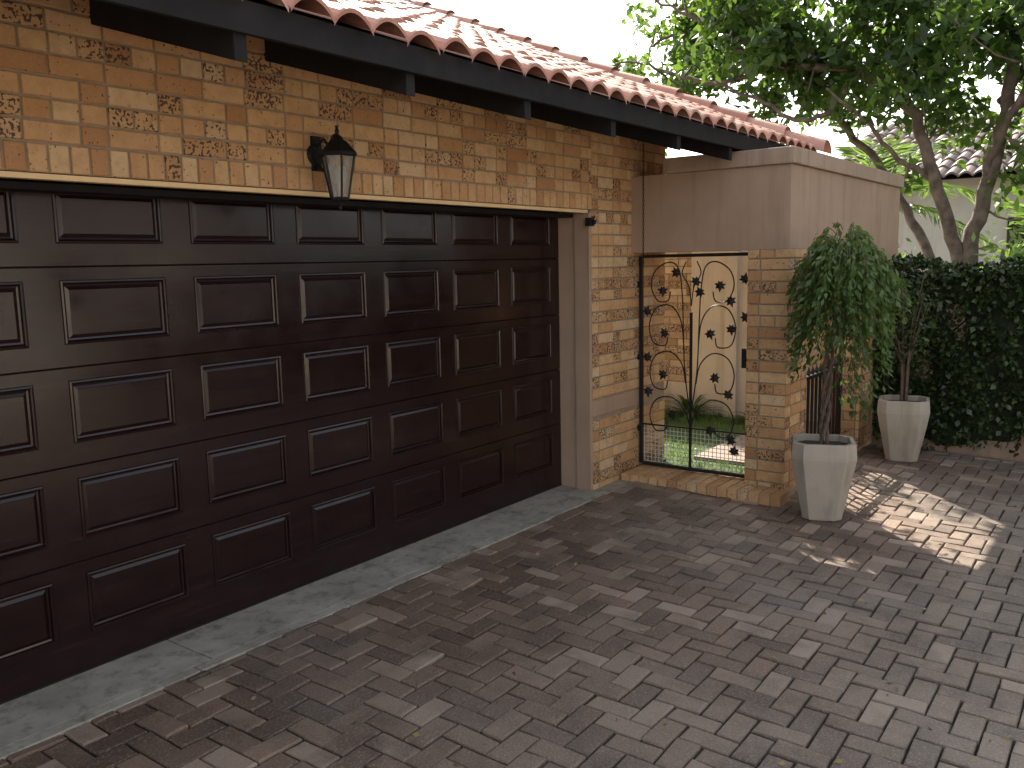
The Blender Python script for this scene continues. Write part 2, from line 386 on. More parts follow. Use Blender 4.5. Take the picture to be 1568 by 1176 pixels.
for k in range(6):
    a=2*math.pi*k/6; G.tube([(lx+0.044*math.cos(a),ly+0.044*math.sin(a),2.105),(lx+0.084*math.cos(a),ly+0.084*math.sin(a),2.312)],0.0055,6)
G.obj('lantern_frame',M_IRON,lan)
mg,nt,b=mat('lantern_glass'); b.inputs['Base Color'].default_value=(0.75,0.76,0.72,1); b.inputs['Roughness'].default_value=0.25; b.inputs['Transmission Weight'].default_value=0.75; b.inputs['Alpha'].default_value=0.7
G=Geo(); lathe(G,lx,ly,[(0.041,2.110),(0.079,2.306)],6); G.obj('lantern_glass',mg,lan)
G=Geo(); lathe(G,lx,ly,[(0.012,2.11),(0.012,2.17),(0.026,2.20),(0.028,2.23),(0.016,2.262),(0.003,2.27)],12); G.obj('lantern_bulb',M_WHITE,lan,smooth=True)

# ------------------------------------------------------------------ boundary wall with piers and beam
bw=empty('boundary_wall',(7,-1.4,0))
FX=6.30; FY=-1.58
G=Geo(); G.box(FX,FX+0.45,FY,WF-0.002,1.83,2.43); G.box(FX+0.45,9.5,FY,-1.22,1.83,2.43); G.box(8.70,9.5,FY,-1.22,-0.3,1.83)
G.obj('plaster_beam',M_PLASTER,bw)
G=Geo(); G.box(FX-0.03,FX+0.48,FY-0.03,WF-0.3,2.432,2.55); G.box(FX+0.48,9.53,FY-0.03,-1.19,2.432,2.55); G.obj('coping',M_COPING,bw,bevel=0.008)
G=Geo(); G.box(FX+0.008,FX+0.44,FY+0.008,-1.275,-0.3,1.829); G.box(8.28,8.70,FY+0.008,-1.22,-0.3,1.829); G.obj('pier_core',M_MORTAR,bw)
g=Geo()
brick_panel(g,(FX+0.008,-1.268,-0.08),(0,-1,0),(-1,0,0),0.312,1.908,tone=-0.1,chip=0.2)
brick_panel(g,(FX,FY+0.008,-0.08),(1,0,0),(0,-1,0),0.448,1.908,tone=-0.1,chip=0.2,phase=1)
brick_panel(g,(FX+0.008,-1.275,-0.02),(1,0,0),(0,1,0),0.432,1.848,tone=-0.05)
brick_panel(g,(FX+0.44,FY,-0.02),(0,1,0),(1,0,0),0.30,1.848,tone=-0.05)
brick_panel(g,(8.28,FY+0.008,-0.08),(1,0,0),(0,-1,0),0.42,1.908)
brick_panel(g,(8.28,-1.22,-0.08),(0,-1,0),(-1,0,0),0.36,1.908)
g.obj('pier_bricks',M_BRICK,bw,cols=True)
g=Geo(); y=WF-0.03
while y>-1.60:
    z=0.052+random.uniform(-0.002,0.002); c=(random.random(),0.5*(random.random()<0.2),0)
    for xa,xb in ((6.08,6.295),(6.305,6.50)):
        if xa>6.2 and y<-1.25: continue
        g.box(xa+random.uniform(-.003,.003),xb,y-0.073,y,-0.1,z,c)
    y-=0.083
g.obj('threshold_bricks',M_BRICK,bw,cols=True,bevel=0.004)
G=Geo(); G.box(6.09,6.50,-1.59,WF-0.03,-0.12,0.040); G.obj('threshold_mortar',M_MORTAR,bw)

# ------------------------------------------------------------------ iron gate
gate=empty('iron_gate',(6.42,-0.78,0.9)); GX=6.42
def gp(x,y,dx=0):   # drawing-sheet units of the gate design -> gate plane
    u=(x-984)/164.0; v=(y-393)/332.0
    return (GX+dx,-0.315-0.935*u,1.80-1.72*v)
G=Geo()
yl,yr,zt,zb=-0.315,-1.25,1.80,0.075
for y in (yl,yr): G.box(GX-0.014,GX+0.014,y-0.013,y+0.013,zb,zt)
for z in (zt,zb): G.box(GX-0.0135,GX+0.0135,yr+0.013,yl-0.013,z-0.013,z+0.013)
G.box(GX-0.009,GX+0.009,gp(1062,0)[1]-0.009,gp(1062,0)[1]+0.009,zb+0.01,gp(0,480)[2])
G.box(GX-0.006,GX+0.006,yr+0.013,yl-0.013,0.405,0.417)
def cur(pts,r=0.0055): G.tube(smoothp([gp(*p) for p in pts],7),r,6)
for s in (1,-1):
    X=lambda x:1062+s*(x-1062)
    cur([(1062,640),(X(1056),600),(X(1052),560),(X(1050),500),(X(1048),450),(X(1042),412),(X(1026),403),(X(1006),416),(X(1000),440),(X(1010),462),(X(1026),462),(X(1030),448)])
    cur([(X(1051),530),(X(1046),492),(X(1030),470),(X(1008),474),(X(997),500),(X(1003),528),(X(1022),532),(X(1026),518)])
    cur([(X(1054),590),(X(1048),560),(X(1030),542),(X(1008),548),(X(998),572),(X(1004),598),(X(1022),602),(X(1026),588)])
    cur([(1062,660),(X(1052),632),(X(1032),614),(X(1008),620),(X(998),644),(X(1006),668),(X(1022),668),(X(1026),656)])
    cur([(1062,470),(X(1066),440),(X(1076),420),(X(1070),402)],0.005)
leafpos=[(1040,418),(1019,446),(994,480),(1022,512),(994,553),(1020,578),(996,606),(1105,438),(1076,448),(1120,461),(1070,432),(1091,511),(1122,503),(1098,578),(1118,604),(1124,672),(1092,660),(1142,486),(1140,430),(1128,690),(1034,640)]
lobes=[(-90,0.020),(-62,0.034),(-42,0.020),(-12,0.044),(12,0.026),(38,0.042),(62,0.026),(90,0.052),(118,0.026),(142,0.042),(168,0.026),(192,0.044),(222,0.020),(242,0.034)]
for (x,y) in leafpos:
    c=Vector(gp(x,y,-0.012)); rot=math.radians(random.uniform(-50,50)+random.choice((0,180))); vs=[c+Vector((-0.010,0,0))]
    for (d,r) in lobes:
        a=math.radians(d)+rot; r*=1.12; vs.append(c+Vector((random.uniform(-.006,.006),r*math.cos(a),r*math.sin(a))))
    m=len(lobes)
    G.add(vs,[(0,1+k,1+(k+1)%m) for k in range(m)])
    G.add([v+Vector((0.004,0,0)) for v in vs],[(0,1+(k+1)%m,1+k) for k in range(m)])
G.box(GX-0.02,GX+0.02,yr+0.015,yr+0.06,0.93,1.08); G.box(GX-0.035,GX-0.02,yr+0.02,yr+0.055,0.99,1.0)
for z in (0.35,1.55,0.95): G.box(GX-0.02,GX+0.02,yl+0.013,yl+0.035,z,z+0.05); G.box(GX-0.015,GX+0.015,yr-0.03,yr-0.012,z,z+0.04)
G.obj('gate_ironwork',M_IRON,gate)
M_WIRE=simple('galvanised_wire',(0.50,0.51,0.49),(0.62,0.62,0.60),30,0.5,0,10,0.5,0.0)
G=Geo()
y=yl-0.02
while y>yr+0.02: G.tube([(GX+0.014,y,zb),(GX+0.014,y,0.41)],0.0027,4,cap=False); y-=0.034
z=zb+0.02
while z<0.41: G.tube([(GX+0.016,yl-0.01,z),(GX+0.016,yr+0.01,z)],0.0027,4,cap=False); z+=0.034
G.obj('gate_mesh',M_WIRE,gate)

rl=empty('iron_railing',(7.5,-1.4,0)); G=Geo()
for z in (0.10,0.74): G.box(6.76,8.27,-1.418,-1.382,z,z+0.032)
x=6.84
while x<8.25:
    G.box(x-0.010,x+0.010,-1.410,-1.390,0.0,0.745); lathe(G,x,-1.4,[(0.005,0.76),(0.018,0.79),(0.001,0.85)],6); x+=0.105
for x in (6.775,8.255): G.box(x-0.02,x+0.02,-1.42,-1.38,-0.05,0.86)
G.obj('railing_bars',M_IRON,rl)

ch=empty('rain_chain',(6.24,-0.42,2.2)); G=Geo(); z=2.74; k=0
while z>1.72:
    pts=[]
    for q in range(9):
        a=2*math.pi*q/8; o=0.007*math.cos(a); h=0.019*math.sin(a)
        pts.append((6.235+(o if k%2 else 0),-0.43+(0 if k%2 else o),z+h))
    G.tube(pts,0.0025,5,cap=False); z-=0.031; k+=1
G.obj('chain_links',M_IRON,ch)

# ------------------------------------------------------------------ ground
GS=200
newobj('ground',[(-GS,-GS,-0.32),(GS,-GS,-0.32),(GS,GS,-0.32),(-GS,GS,-0.32)],[(0,1,2,3)],M_ROAD)
drv=empty('driveway',(3,-4,0))
def clip(poly,n,d):
    out=[]; L=len(poly)
    for i in range(L):
        a=poly[i];b=poly[(i+1)%L]; da=a[0]*n[0]+a[1]*n[1]-d; db=b[0]*n[0]+b[1]*n[1]-d
        if da<=0: out.append(a)
        if (da<0<db) or (db<0<da):
            t=da/(da-db); out.append((a[0]+(b[0]-a[0])*t,a[1]+(b[1]-a[1])*t))
    return out
th=math.radians(0.8); ct,st=math.cos(th),math.sin(th); A=0.106
g=Geo()
XA,XB,YA,YB=-3.0,8.72,-7.6,-0.435
R=140
for i in range(-R,R):
    for j in range(-R,R):
        d=(i-j)%4
        if d==0: rc=(i*A,(i+2)*A,j*A,(j+1)*A)
        elif d==3: rc=(i*A,(i+1)*A,j*A,(j+2)*A)
        else: continue
        cx=(rc[0]+rc[1])/2; cy=(rc[2]+rc[3])/2; wx=cx*ct-cy*st+3; wy=cx*st+cy*ct-3
        if not(XA-.1<wx<XB+.1 and YA-.1<wy<YB+.12): continue
        gp_=0.0042; po=[]
        for (x,y) in ((rc[0]+gp_,rc[2]+gp_),(rc[1]-gp_,rc[2]+gp_),(rc[1]-gp_,rc[3]-gp_),(rc[0]+gp_,rc[3]-gp_)):
            x+=random.uniform(-.0027,.0027); y+=random.uniform(-.0027,.0027)
            po.append((x*ct-y*st+3,x*st+y*ct-3))
        po=clip(po,(0,1),YB)
        if len(po)>=3: po=clip(po,(1,0),XB)
        if len(po)<3: continue
        mx=sum(p[0] for p in po)/len(po); my=sum(p[1] for p in po)/len(po)
        if mx>6.75 and my>-1.25: continue
        dz=random.gauss(0,0.0026)+0.004*math.sin(mx*1.7+my*0.6)*math.sin(my*1.9); tx=random.gauss(0,0.022); ty=random.gauss(0,0.022)
        n=len(po); vs=[]
        def top(x,y,o): return gz(y)+dz+tx*(x-mx)+ty*(y-my)+o
        for s_,o in ((1.0,-0.035),(1.0,-0.007),(None,-0.002),(None,0.0)):
            for (x,y) in po:
                if s_ is None:
                    L=math.hypot(x-mx,y-my)+1e-6; q=max(0.0,1-(0.004 if o<0 else 0.011)/L); vs.append((mx+(x-mx)*q,my+(y-my)*q,top(x,y,o)))
                else: vs.append((x,y,top(x,y,o)))
        fs=[tuple(3*n+k for k in range(n))]
        for a in range(3):
            for k in range(n): fs.append((a*n+k,a*n+(k+1)%n,(a+1)*n+(k+1)%n,(a+1)*n+k))
        g.add(vs,fs,(min(1,max(0,random.gauss(0.5,0.33))),0,0))
g.obj('pavers',M_PAVER,drv,cols=True)
def strip(name,x0,x1,ys,off,m,parent=None):
    vs=[];fs=[]
    for y in ys: vs+=[(x0,y,gz(y)+off),(x1,y,gz(y)+off)]
    for i in range(len(ys)-1): fs.append((2*i,2*i+1,2*i+3,2*i+2))
    return newobj(name,vs,fs,m,parent)
strip('joint_sand',-3.0,8.72,[-7.6,-7.42,-5,-3,-0.43],-0.015,M_SAND,drv)
G=Geo(); G.box(-14,8.7,-24,-7.6,-0.4,-0.198); G.box(-14,-3.0,-7.6,0,-0.4,-0.1)
M_PAVEFAR=simple('plain_paving',(0.27,0.20,0.155),(0.34,0.27,0.215),1.5,0.85,0.3,30); G.obj('far_paving',M_PAVEFAR,drv)
G=Geo()
for a,b in [(-1.5,2.2),(2.2,3.95),(3.95,5.66)]: G.box(a+0.003,b-0.003,-0.36,0.02,-0.2,0.0)
G.obj('concrete_apron',M_CONC,None,bevel=0.006)
G=Geo(); x=-1.5
while x<5.7: G.box(x+0.003,min(x+0.9,5.72)-0.003,-0.432,-0.363,-0.2,0.002); x+=0.9
G.obj('concrete_edging',M_CONC,None,bevel=0.006)
G=Geo(); G.box(5.66,6.08,-0.43,WF+0.02,-0.2,-0.004); G.obj('corner_paving',M_CONC)
n=190; C=np.stack([rng.uniform(1.2,8,n),-0.3-rng.random(n)*4,np.zeros(n)],1); C[:,2]=[gz(y)+0.007 for y in C[:,1]]
M_DRY=mk_leaf('dry_leaf',(0.16,0.10,0.035),(0.30,0.24,0.08),0.0)
leaves('fallen_leaves',C,0.034,M_DRY,None,aspect=0.5,dirs=np.concatenate([rng.normal(size=(n,2)),np.full((n,1),0.02)],1),jit=0.02,fold=0.05)

# ------------------------------------------------------------------ courtyard
lawn=empty('lawn',(8,0,0))
newobj('lawn_soil',[(6.5,-1.22,0.0),(9.3,-1.22,0.0),(9.3,6,0.0),(6.5,6,0.0)],[(0,1,2,3)],M_GRASSG,lawn)
n=9000; C=np.stack([rng.uniform(6.55,9.25,n),rng.uniform(-1.2,2.2,n),np.full(n,0.0)],1)
keep=~((C[:,0]>7.0)&(C[:,1]<-0.45)); C=C[keep]
leaves('grass_blades',C,0.05,M_LEAF_G,lawn,aspect=0.16,dirs=np.tile([0,0,1.0],(len(C),1)),jit=0.4)
gw=empty('courtyard_wall',(9.4,1,0))
G=Geo(); G.box(9.31,9.6,0.55,6,-0.3,1.95); G.obj('wall_core',M_MORTAR,gw)
g=Geo(); brick_panel(g,(9.31,6,0.35),(0,-1,0),(-1,0,0),5.45,1.58,tone=0.1,chip=0.45); g.obj('wall_bricks',M_BRICKL,gw,cols=True)
G=Geo(); G.box(9.28,9.31,0.55,6,-0.3,0.34); G.box(9.22,9.6,-1.2,0.55,-0.3,1.9); G.box(9.16,9.24,-0.02,0.12,-0.1,1.9); G.obj('white_wall',M_WHITE,gw,bevel=0.005)
G=Geo(); G.box(7.05,9.22,-1.2,-0.5,-0.1,0.03); G.obj('patio_slab',M_PAVEFAR)
pl=empty('agapanthus_plant',(8.6,0.8,0))
def strap_plant(cx,cy,cz,nl,L,m,parent,name,w=0.018):
    g=Geo()
    for k in range(nl):
        a=random.uniform(0,6.28); l=L*random.uniform(0.6,1.1); e=random.uniform(0.5,1.3); pts=[]
        for q in range(6):
            t=q/5; rr=l*t*math.cos(e); zz=l*(t*math.sin(e)-0.55*t*t); pts.append((cx+rr*math.cos(a),cy+rr*math.sin(a),cz+zz,w*(1-t**2)+0.001))
        vs=[];px,py=-math.sin(a),math.cos(a)
        for (x,y,z,ww) in pts: vs+=[(x-px*ww,y-py*ww,z),(x+px*ww,y+py*ww,z)]
        g.add(vs,[(2*q,2*q+1,2*q+3,2*q+2) for q in range(5)],(random.random(),0,0))
    g.obj(name,m,parent,cols=True)
strap_plant(8.4,0.80,0,80,0.7,M_LEAF_F,pl,'leaves'); strap_plant(8.9,1.1,0,70,0.9,M_LEAF_F,pl,'leaves_b'); strap_plant(8.2,1.05,0,60,0.7,M_LEAF_F,pl,'leaves_c'); strap_plant(9.0,0.45,0,60,0.65,M_LEAF_F,pl,'leaves_d'); strap_plant(9.0,-0.3,0,45,0.45,M_LEAF_F,pl,'leaves_e')
ct_=empty('added_sun_block_tree',(8.7,2.2,0)); G=Geo()  # unseen tree added to block the sun through the gate
G.tube(smoothp([(8.75,2.6,-0.1),(8.72,2.5,1.0),(8.65,2.3,2.0),(8.6,2.1,2.7),(8.6,1.8,3.1)]),[0.07-0.0018*i for i in range(25)],8)
LC=[]
for k in range(74):
    c=np.array([random.uniform(8.15,9.0),random.uniform(1.15,2.7),0]); t=random.random(); c[2]=2.65+0.25*(c[0]-8.15)+0.5*t
    if k>=50: c=np.array([random.uniform(8.3,8.85),random.uniform(0.75,1.6),random.uniform(2.95,3.42)])  # extra clumps added to stop sun passing above the gate
    LC.append(c+rng.normal(size=(75,3))*0.12)
    if k%4==0: G.tube([(8.62,2.0,2.6),tuple((c+np.array([8.62,2.0,2.6]))/2+0.05),tuple(c)],[0.02,0.012,0.006],5)
G.obj('trunk',M_BARK,ct_); leaves('crown_leaves',np.concatenate(LC),0.12,M_LEAF_T,ct_,aspect=0.6)

# ------------------------------------------------------------------ pots and plants
def pot(name,cx,cy,rot):
    z0=gz(cy); root=empty(name,(cx,cy,z0)); g=Geo()
    def ring(w,c,z):
        p=[(w,-w+c),(w,w-c),(w-c,w),(-w+c,w),(-w,w-c),(-w,-w+c),(-w+c,-w),(w-c,-w)]
        return [(cx+x*math.cos(rot)-y*math.sin(rot),cy+x*math.sin(rot)+y*math.cos(rot),z0+z) for x,y in p]
    prof=[(0.125,0.045,0.0),(0.13,0.045,0.01),(0.195,0.07,0.34),(0.212,0.075,0.44),(0.212,0.075,0.47),(0.205,0.07,0.545),(0.20,0.07,0.55),(0.175,0.06,0.55),(0.17,0.058,0.50)]
    vs=[];fs=[]
    for p in prof: vs+=ring(*p)
    for i in range(len(prof)-1):
        for k in range(8): fs.append((8*i+k,8*i+(k+1)%8,8*i+8+(k+1)%8,8*i+8+k))
    fs.append(tuple(range(8))[::-1]); g.add(vs,fs); g.obj('pot',M_POT,root,bevel=0.006)
    g=Geo(); g.add(ring(0.172,0.058,0.505),[tuple(range(8))]); g.obj('soil',M_SOIL,root)
    return root,z0
r1,z0=pot('potted_ficus',6.06,-1.93,0.35)
G=Geo(); cx,cy=6.06,-1.93
for s in range(3):
    ph=s*2.09; pts=[]
    for q in range(22):
        t=q/21; pts.append((cx+0.024*math.cos(ph+t*9)+0.03*t,cy+0.024*math.sin(ph+t*9)-0.02*t,z0+0.48+t*0.85))
    G.tube(pts,[0.014-0.004*q/21 for q in range(22)],7)
LC=[];LD=[];SH=[]
ax,ay=cx+0.09,cy-0.08
for k in range(150):
    a=random.uniform(0,6.28); rr=math.sqrt(random.random())
    top_=z0+2.00-0.22*rr*rr
    zs=min(z0+1.30+0.70*random.random()**0.6,top_)
    ln=random.uniform(0.20,0.50)*(1.0 if random.random()<0.78 else 1.75); out=random.uniform(0.03,0.15)
    nq=13; pts=[]; sb=random.uniform(-0.2,0.2)
    for q in range(nq):
        t=q/(nq-1); rd=0.10*rr+(0.15*rr+out)*min(1,t*1.6)**0.8
        x=ax+rd*math.cos(a); y=ay+rd*math.sin(a); z=zs+0.08*math.sin(min(1,t*2.2)*math.pi)-ln*t**1.6
        pts.append((x,y,z))
        if q>1:
            for _ in range(3):
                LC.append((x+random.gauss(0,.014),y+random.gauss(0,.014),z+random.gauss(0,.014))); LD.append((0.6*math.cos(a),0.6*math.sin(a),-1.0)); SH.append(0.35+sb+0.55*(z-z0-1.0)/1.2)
    G.tube(pts,[0.003*(1-0.7*q/(nq-1)) for q in range(nq)],4,cap=False)
for k in range(9):
    a=k*0.7; G.tube(smoothp([(cx+0.03,cy-0.02,z0+1.2),(ax+0.06*math.cos(a),ay+0.06*math.sin(a),z0+1.5),(ax+0.12*math.cos(a),ay+0.12*math.sin(a),z0+1.8)]),0.006,5)
G.obj('stems',M_BARKD,r1)
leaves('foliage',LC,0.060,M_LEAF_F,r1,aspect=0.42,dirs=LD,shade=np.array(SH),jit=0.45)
r2,z0b=pot('potted_ficus',8.2,-1.98,0.2)
G=Geo(); cx,cy=8.2,-1.98; LC=[]
for k in range(13):
    a=random.uniform(0,6.28); h=random.uniform(0.7,1.2); sp=random.uniform(0.05,0.30)
    pts=smoothp([(cx+0.02*math.cos(a),cy+0.02*math.sin(a),z0b+0.49),(cx+0.03*math.cos(a),cy+0.03*math.sin(a),z0b+0.49+h*0.4),(cx+sp*0.6*math.cos(a),cy+sp*0.6*math.sin(a),z0b+0.49+h*0.75),(cx+sp*math.cos(a),cy+sp*math.sin(a),z0b+0.49+h)],4)
    G.tube(pts,[0.011-0.007*i/len(pts) for i in range(len(pts))],5)
    for i in range(5,len(pts)):
        for _ in range(7): LC.append(Vector(pts[i])+Vector((random.gauss(0,.06),random.gauss(0,.06),random.gauss(0,.05))))
G.obj('stems',M_BARKD,r2); leaves('foliage',LC,0.055,M_LEAF_H,r2,aspect=0.45)

# ------------------------------------------------------------------ hedge wall
hd=empty('creeper_hedge',(8.9,-4,0))
G=Geo(); G.box(8.84,9.0,-12,FY-0.002,-0.35,1.50); G.obj('garden_wall',M_PLASTER,hd)
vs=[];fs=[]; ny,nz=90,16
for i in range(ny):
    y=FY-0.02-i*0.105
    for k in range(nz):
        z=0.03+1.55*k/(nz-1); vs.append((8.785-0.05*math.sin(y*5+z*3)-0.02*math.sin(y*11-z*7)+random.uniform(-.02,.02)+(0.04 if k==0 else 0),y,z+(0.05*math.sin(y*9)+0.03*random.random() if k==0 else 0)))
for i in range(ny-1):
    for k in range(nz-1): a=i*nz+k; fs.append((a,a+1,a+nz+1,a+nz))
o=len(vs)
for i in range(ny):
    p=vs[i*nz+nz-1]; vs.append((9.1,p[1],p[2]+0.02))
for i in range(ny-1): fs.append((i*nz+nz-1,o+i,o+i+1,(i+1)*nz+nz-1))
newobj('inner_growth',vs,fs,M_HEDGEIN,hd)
n=13000; y=-1.6-rng.random(n)**1.35*6.5; z=gz(-4)+0.10+rng.random(n)*1.62
x=8.785-0.05*np.sin(y*5+z*3)-0.02*np.sin(y*11-z*7)-0.01-np.abs(rng.normal(size=n))*0.035
z+=0.03*np.sin(y*7)
low=z<0.16+0.08*np.sin(y*9); keep=~(low&(rng.random(n)<0.6)); C=np.stack([x,y,z],1)[keep]
leaves('leaves_face',C,0.062,M_LEAF_H,hd,aspect=0.7,dirs=np.tile([-0.8,0,-0.5],(len(C),1)),jit=0.5)
n=4000; y=-1.6-rng.random(n)**1.2*7; x=8.70+rng.random(n)*0.4; z=1.56+rng.random(n)*0.13+0.04*np.sin(y*6)
leaves('leaves_top',np.stack([x,y,z],1),0.062,M_LEAF_H,hd,aspect=0.7,dirs=np.tile([-0.2,0,0.4],(n,1)),jit=0.8)

# ------------------------------------------------------------------ big tree
SD=np.array([0.68*0.788,0.73*0.788,0.616]); SD/=np.linalg.norm(SD)
def blocks_patch(c,mg=0.40):
    t=c[2]/SD[2]; gx,gy=c[0]-SD[0]*t,c[1]-SD[1]*t
    return 5.7-mg<gx<7.4+mg and -3.0-mg<gy<-1.7+mg
tree=empty('garden_tree',(11.3,-1.9,0)); G=Geo()
limbs=[]
def limb(pts,r0,r1):
    p=smoothp(pts,6); n=len(p)
    p=[q+Vector((random.gauss(0,.015),random.gauss(0,.015),random.gauss(0,.012))) for q in p]
    G.tube(p,[r0+(r1-r0)*i/(n-1) for i in range(n)],8); limbs.extend([tuple(q) for q in p[3:]])
limb([(11.2,-1.95,-0.3),(11.2,-1.95,1.2),(11.15,-2.0,2.0),(11.1,-2.2,2.9),(11.2,-2.3,4.2),(11.3,-2.2,6.0)],0.11,0.05)
limb([(11.2,-1.95,1.3),(11.1,-1.75,2.1),(11.0,-1.5,2.9),(11.0,-1.25,3.5),(11.0,-0.6,3.95),(10.9,0.2,4.1),(11.0,1.0,4.5)],0.085,0.03)
limb([(11.0,-1.3,3.4),(11.2,-1.0,4.2),(11.4,-0.5,5.2),(11.5,0.3,6.2)],0.055,0.03)
limb([(11.0,-0.7,3.95),(10.8,-0.5,3.5),(10.7,-0.1,3.4),(10.7,0.4,3.7),(10.8,1.0,4.0)],0.04,0.015)
limb([(10.95,0.1,4.15),(10.9,0.9,4.0),(10.9,1.5,4.15),(11.0,2.1,4.4),(11,2.5,4.5)],0.035,0.012)
limb([(10.95,0.6,4.4),(10.9,1.4,4.9),(11,2.1,5.3)],0.03,0.012)
limb([(11.1,-2.1,2.6),(10.8,-2.4,3.3),(10.6,-3.0,4.0),(10.5,-3.8,4.6)],0.055,0.03)
limb([(11.2,-2.2,3.4),(11.6,-2.6,4.2),(12,-3.2,5.0)],0.05,0.02)
limb([(11.15,-1.9,1.0),(11.5,-1.4,1.9),(11.9,-0.9,2.7),(12.1,-0.3,3.4),(12.2,0.6,4.3),(12.3,1.5,5.0),(12.7,2.4,5.2),(12.9,3.0,5.1)],0.065,0.02)
limb([(12.2,0.6,4.3),(12.6,1.5,4.5),(12.8,2.3,4.7),(12.9,2.8,4.8)],0.035,0.015)
limb([(11.3,-2.2,5.5),(11,-1.2,6.5),(10.6,0,7.2)],0.06,0.02)
limb([(11.05,-1.6,2.6),(10.8,-1.2,2.9),(10.6,-0.9,3.3),(10.5,-0.5,3.7)],0.035,0.015)
LA=np.array(limbs)
def lowb(y):
    return np.interp(y,[-4.5,-2.6,-1.9,-1.2,-0.6,0.0,0.8,1.4,2.0,2.6,3.0],[2.5,2.75,3.0,3.2,3.3,3.2,3.65,3.9,3.6,3.75,4.1])
CL=[]; tries=0
def tryadd(x,y,z,r,mg=0.40):
    if blocks_patch((x,y,z),mg): return
    d=np.min(np.linalg.norm(LA-np.array([x,y,z]),axis=1))
    if d>1.2: return
    CL.append((x,y,z,r))
while len(CL)<62 and tries<4000:
    tries+=1; y=random.uniform(-4.5,2.4); x=random.gauss(11.2,0.9); tryadd(x,y,float(lowb(y))+0.6+random.random()**1.1*3.6,random.uniform(0.28,0.5))
n1=len(CL); tries=0
while len(CL)<n1+88 and tries<4000:
    tries+=1; y=random.uniform(-3.0,2.9); x=random.gauss(11.1,0.5); tryadd(x,y,float(lowb(y))+0.2+random.random()*1.35,random.uniform(0.2,0.38),0.25)
n1=len(CL); tries=0
while len(CL)<n1+34 and tries<4000:
    tries+=1; y=random.uniform(0.7,3.0); x=random.gauss(12.7,0.3); tryadd(x,y,4.45+random.random()**1.2*2.0+0.1*y,random.uniform(0.22,0.42),0.2)
for p_ in ((11.2,-2.5,2.5,0.3),(11.0,-2.9,2.2,0.28),(11.3,-1.2,2.6,0.22),(10.9,-2.75,2.8,0.3)): CL.append(p_)
LC=[];SH=[]
for (x,y,z,r) in CL:
    p=np.array([x,y,z]); j=np.argmin(np.linalg.norm(LA-p,axis=1)); q=LA[j]
    mid=(p+q)/2+rng.normal(size=3)*0.1; G.tube(smoothp([tuple(q),tuple(mid),tuple(p)],3),[0.016-0.0018*i for i in range(7)],5,cap=False)
    base=random.uniform(0.0,0.9); nl=int(170*(r/0.4)**2)
    nsub=7; subs=p+rng.normal(size=(nsub,3))*r*np.array([0.6,0.6,0.42])
    idx=rng.integers(0,nsub,nl); LC.append(subs[idx]+rng.normal(size=(nl,3))*0.085); SH.append(np.full(nl,base))
G.obj('trunk_and_limbs',M_BARK,tree,smooth=True)
leaves('crown_leaves',np.concatenate(LC),0.155,M_LEAF_T,tree,aspect=0.5,shade=np.concatenate(SH))

sh=empty('shrubbery',(10,-4,0)); LC=[]
for k in range(50):
    x=random.uniform(9.4,13.5); y=random.uniform(-7,0.3) if x>9.9 else random.uniform(-7,-1.8); z=random.uniform(0.6,1.8)
    r=random.uniform(0.25,0.45); LC.append(np.array([x,y,z])+rng.normal(size=(130,3))*r*0.6)
leaves('shrub_leaves',np.concatenate(LC),0.13,M_LEAF_P,sh,aspect=0.4)
bt=empty('background_trees',(16,-6,0)); LC=[]
G=Geo()
for (tx,ty,h) in ((16,-5.8,6.5),(15,-8.5,7)):
    G.tube([(tx,ty,-0.3),(tx+0.1,ty,h*0.5),(tx,ty+0.2,h*0.85)],[0.18,0.12,0.05],8)
    for k in range(34):
        d=rng.normal(size=3); d/=np.linalg.norm(d); c=np.array([tx,ty,h*0.68])+d*np.array([1.7,1.7,h*0.28])*random.random()**0.4
        LC.append(c+rng.normal(size=(100,3))*0.33)
G.obj('trunks',M_BARK,bt); leaves('leaves',np.concatenate(LC),0.2,M_LEAF_T,bt,aspect=0.5)
def palm(name,cx,cy,h,nf,L):
    root=empty(name,(cx,cy,0)); G=Geo(); G.tube([(cx,cy,-0.3),(cx+0.05,cy,h*0.6),(cx,cy,h)],[0.11,0.08,0.07],10)
    LC=[];LD=[]
    for k in range(nf):
        a=2*math.pi*k/nf+random.uniform(-.2,.2); e=random.uniform(0.2,1.35); l=L*random.uniform(0.8,1.1); pts=[]
        for q in range(22):
            t=q/21; r=l*(t*math.cos(e)+0.12*t*t); z=h+l*(t*math.sin(e)-0.75*t*t*math.cos(e)); pts.append(Vector((cx+r*math.cos(a),cy+r*math.sin(a),z)))
        G.tube(pts,[0.013*(1-t/23) for t in range(22)],5,cap=False)
        side=Vector((-math.sin(a),math.cos(a),0))
        for q in range(2,22):
            tdir=(pts[q]-pts[q-1]).normalized()
            for s in (1,-1):
                for o in (0,0.5):
                    LC.append(pts[q]-tdir*o*0.06); LD.append(side*s*0.8+tdir*0.7+Vector((0,0,-0.25)))
    G.obj('trunk_and_stalks',M_BARK,root); leaves('fronds',LC,0.42,M_LEAF_P,root,aspect=0.09,dirs=LD,jit=0.08,fold=0.02)
palm('palm_tree',14.0,0.0,2.4,18,1.8)
palm('palm_tree',12.6,-2.9,1.4,16,1.4)

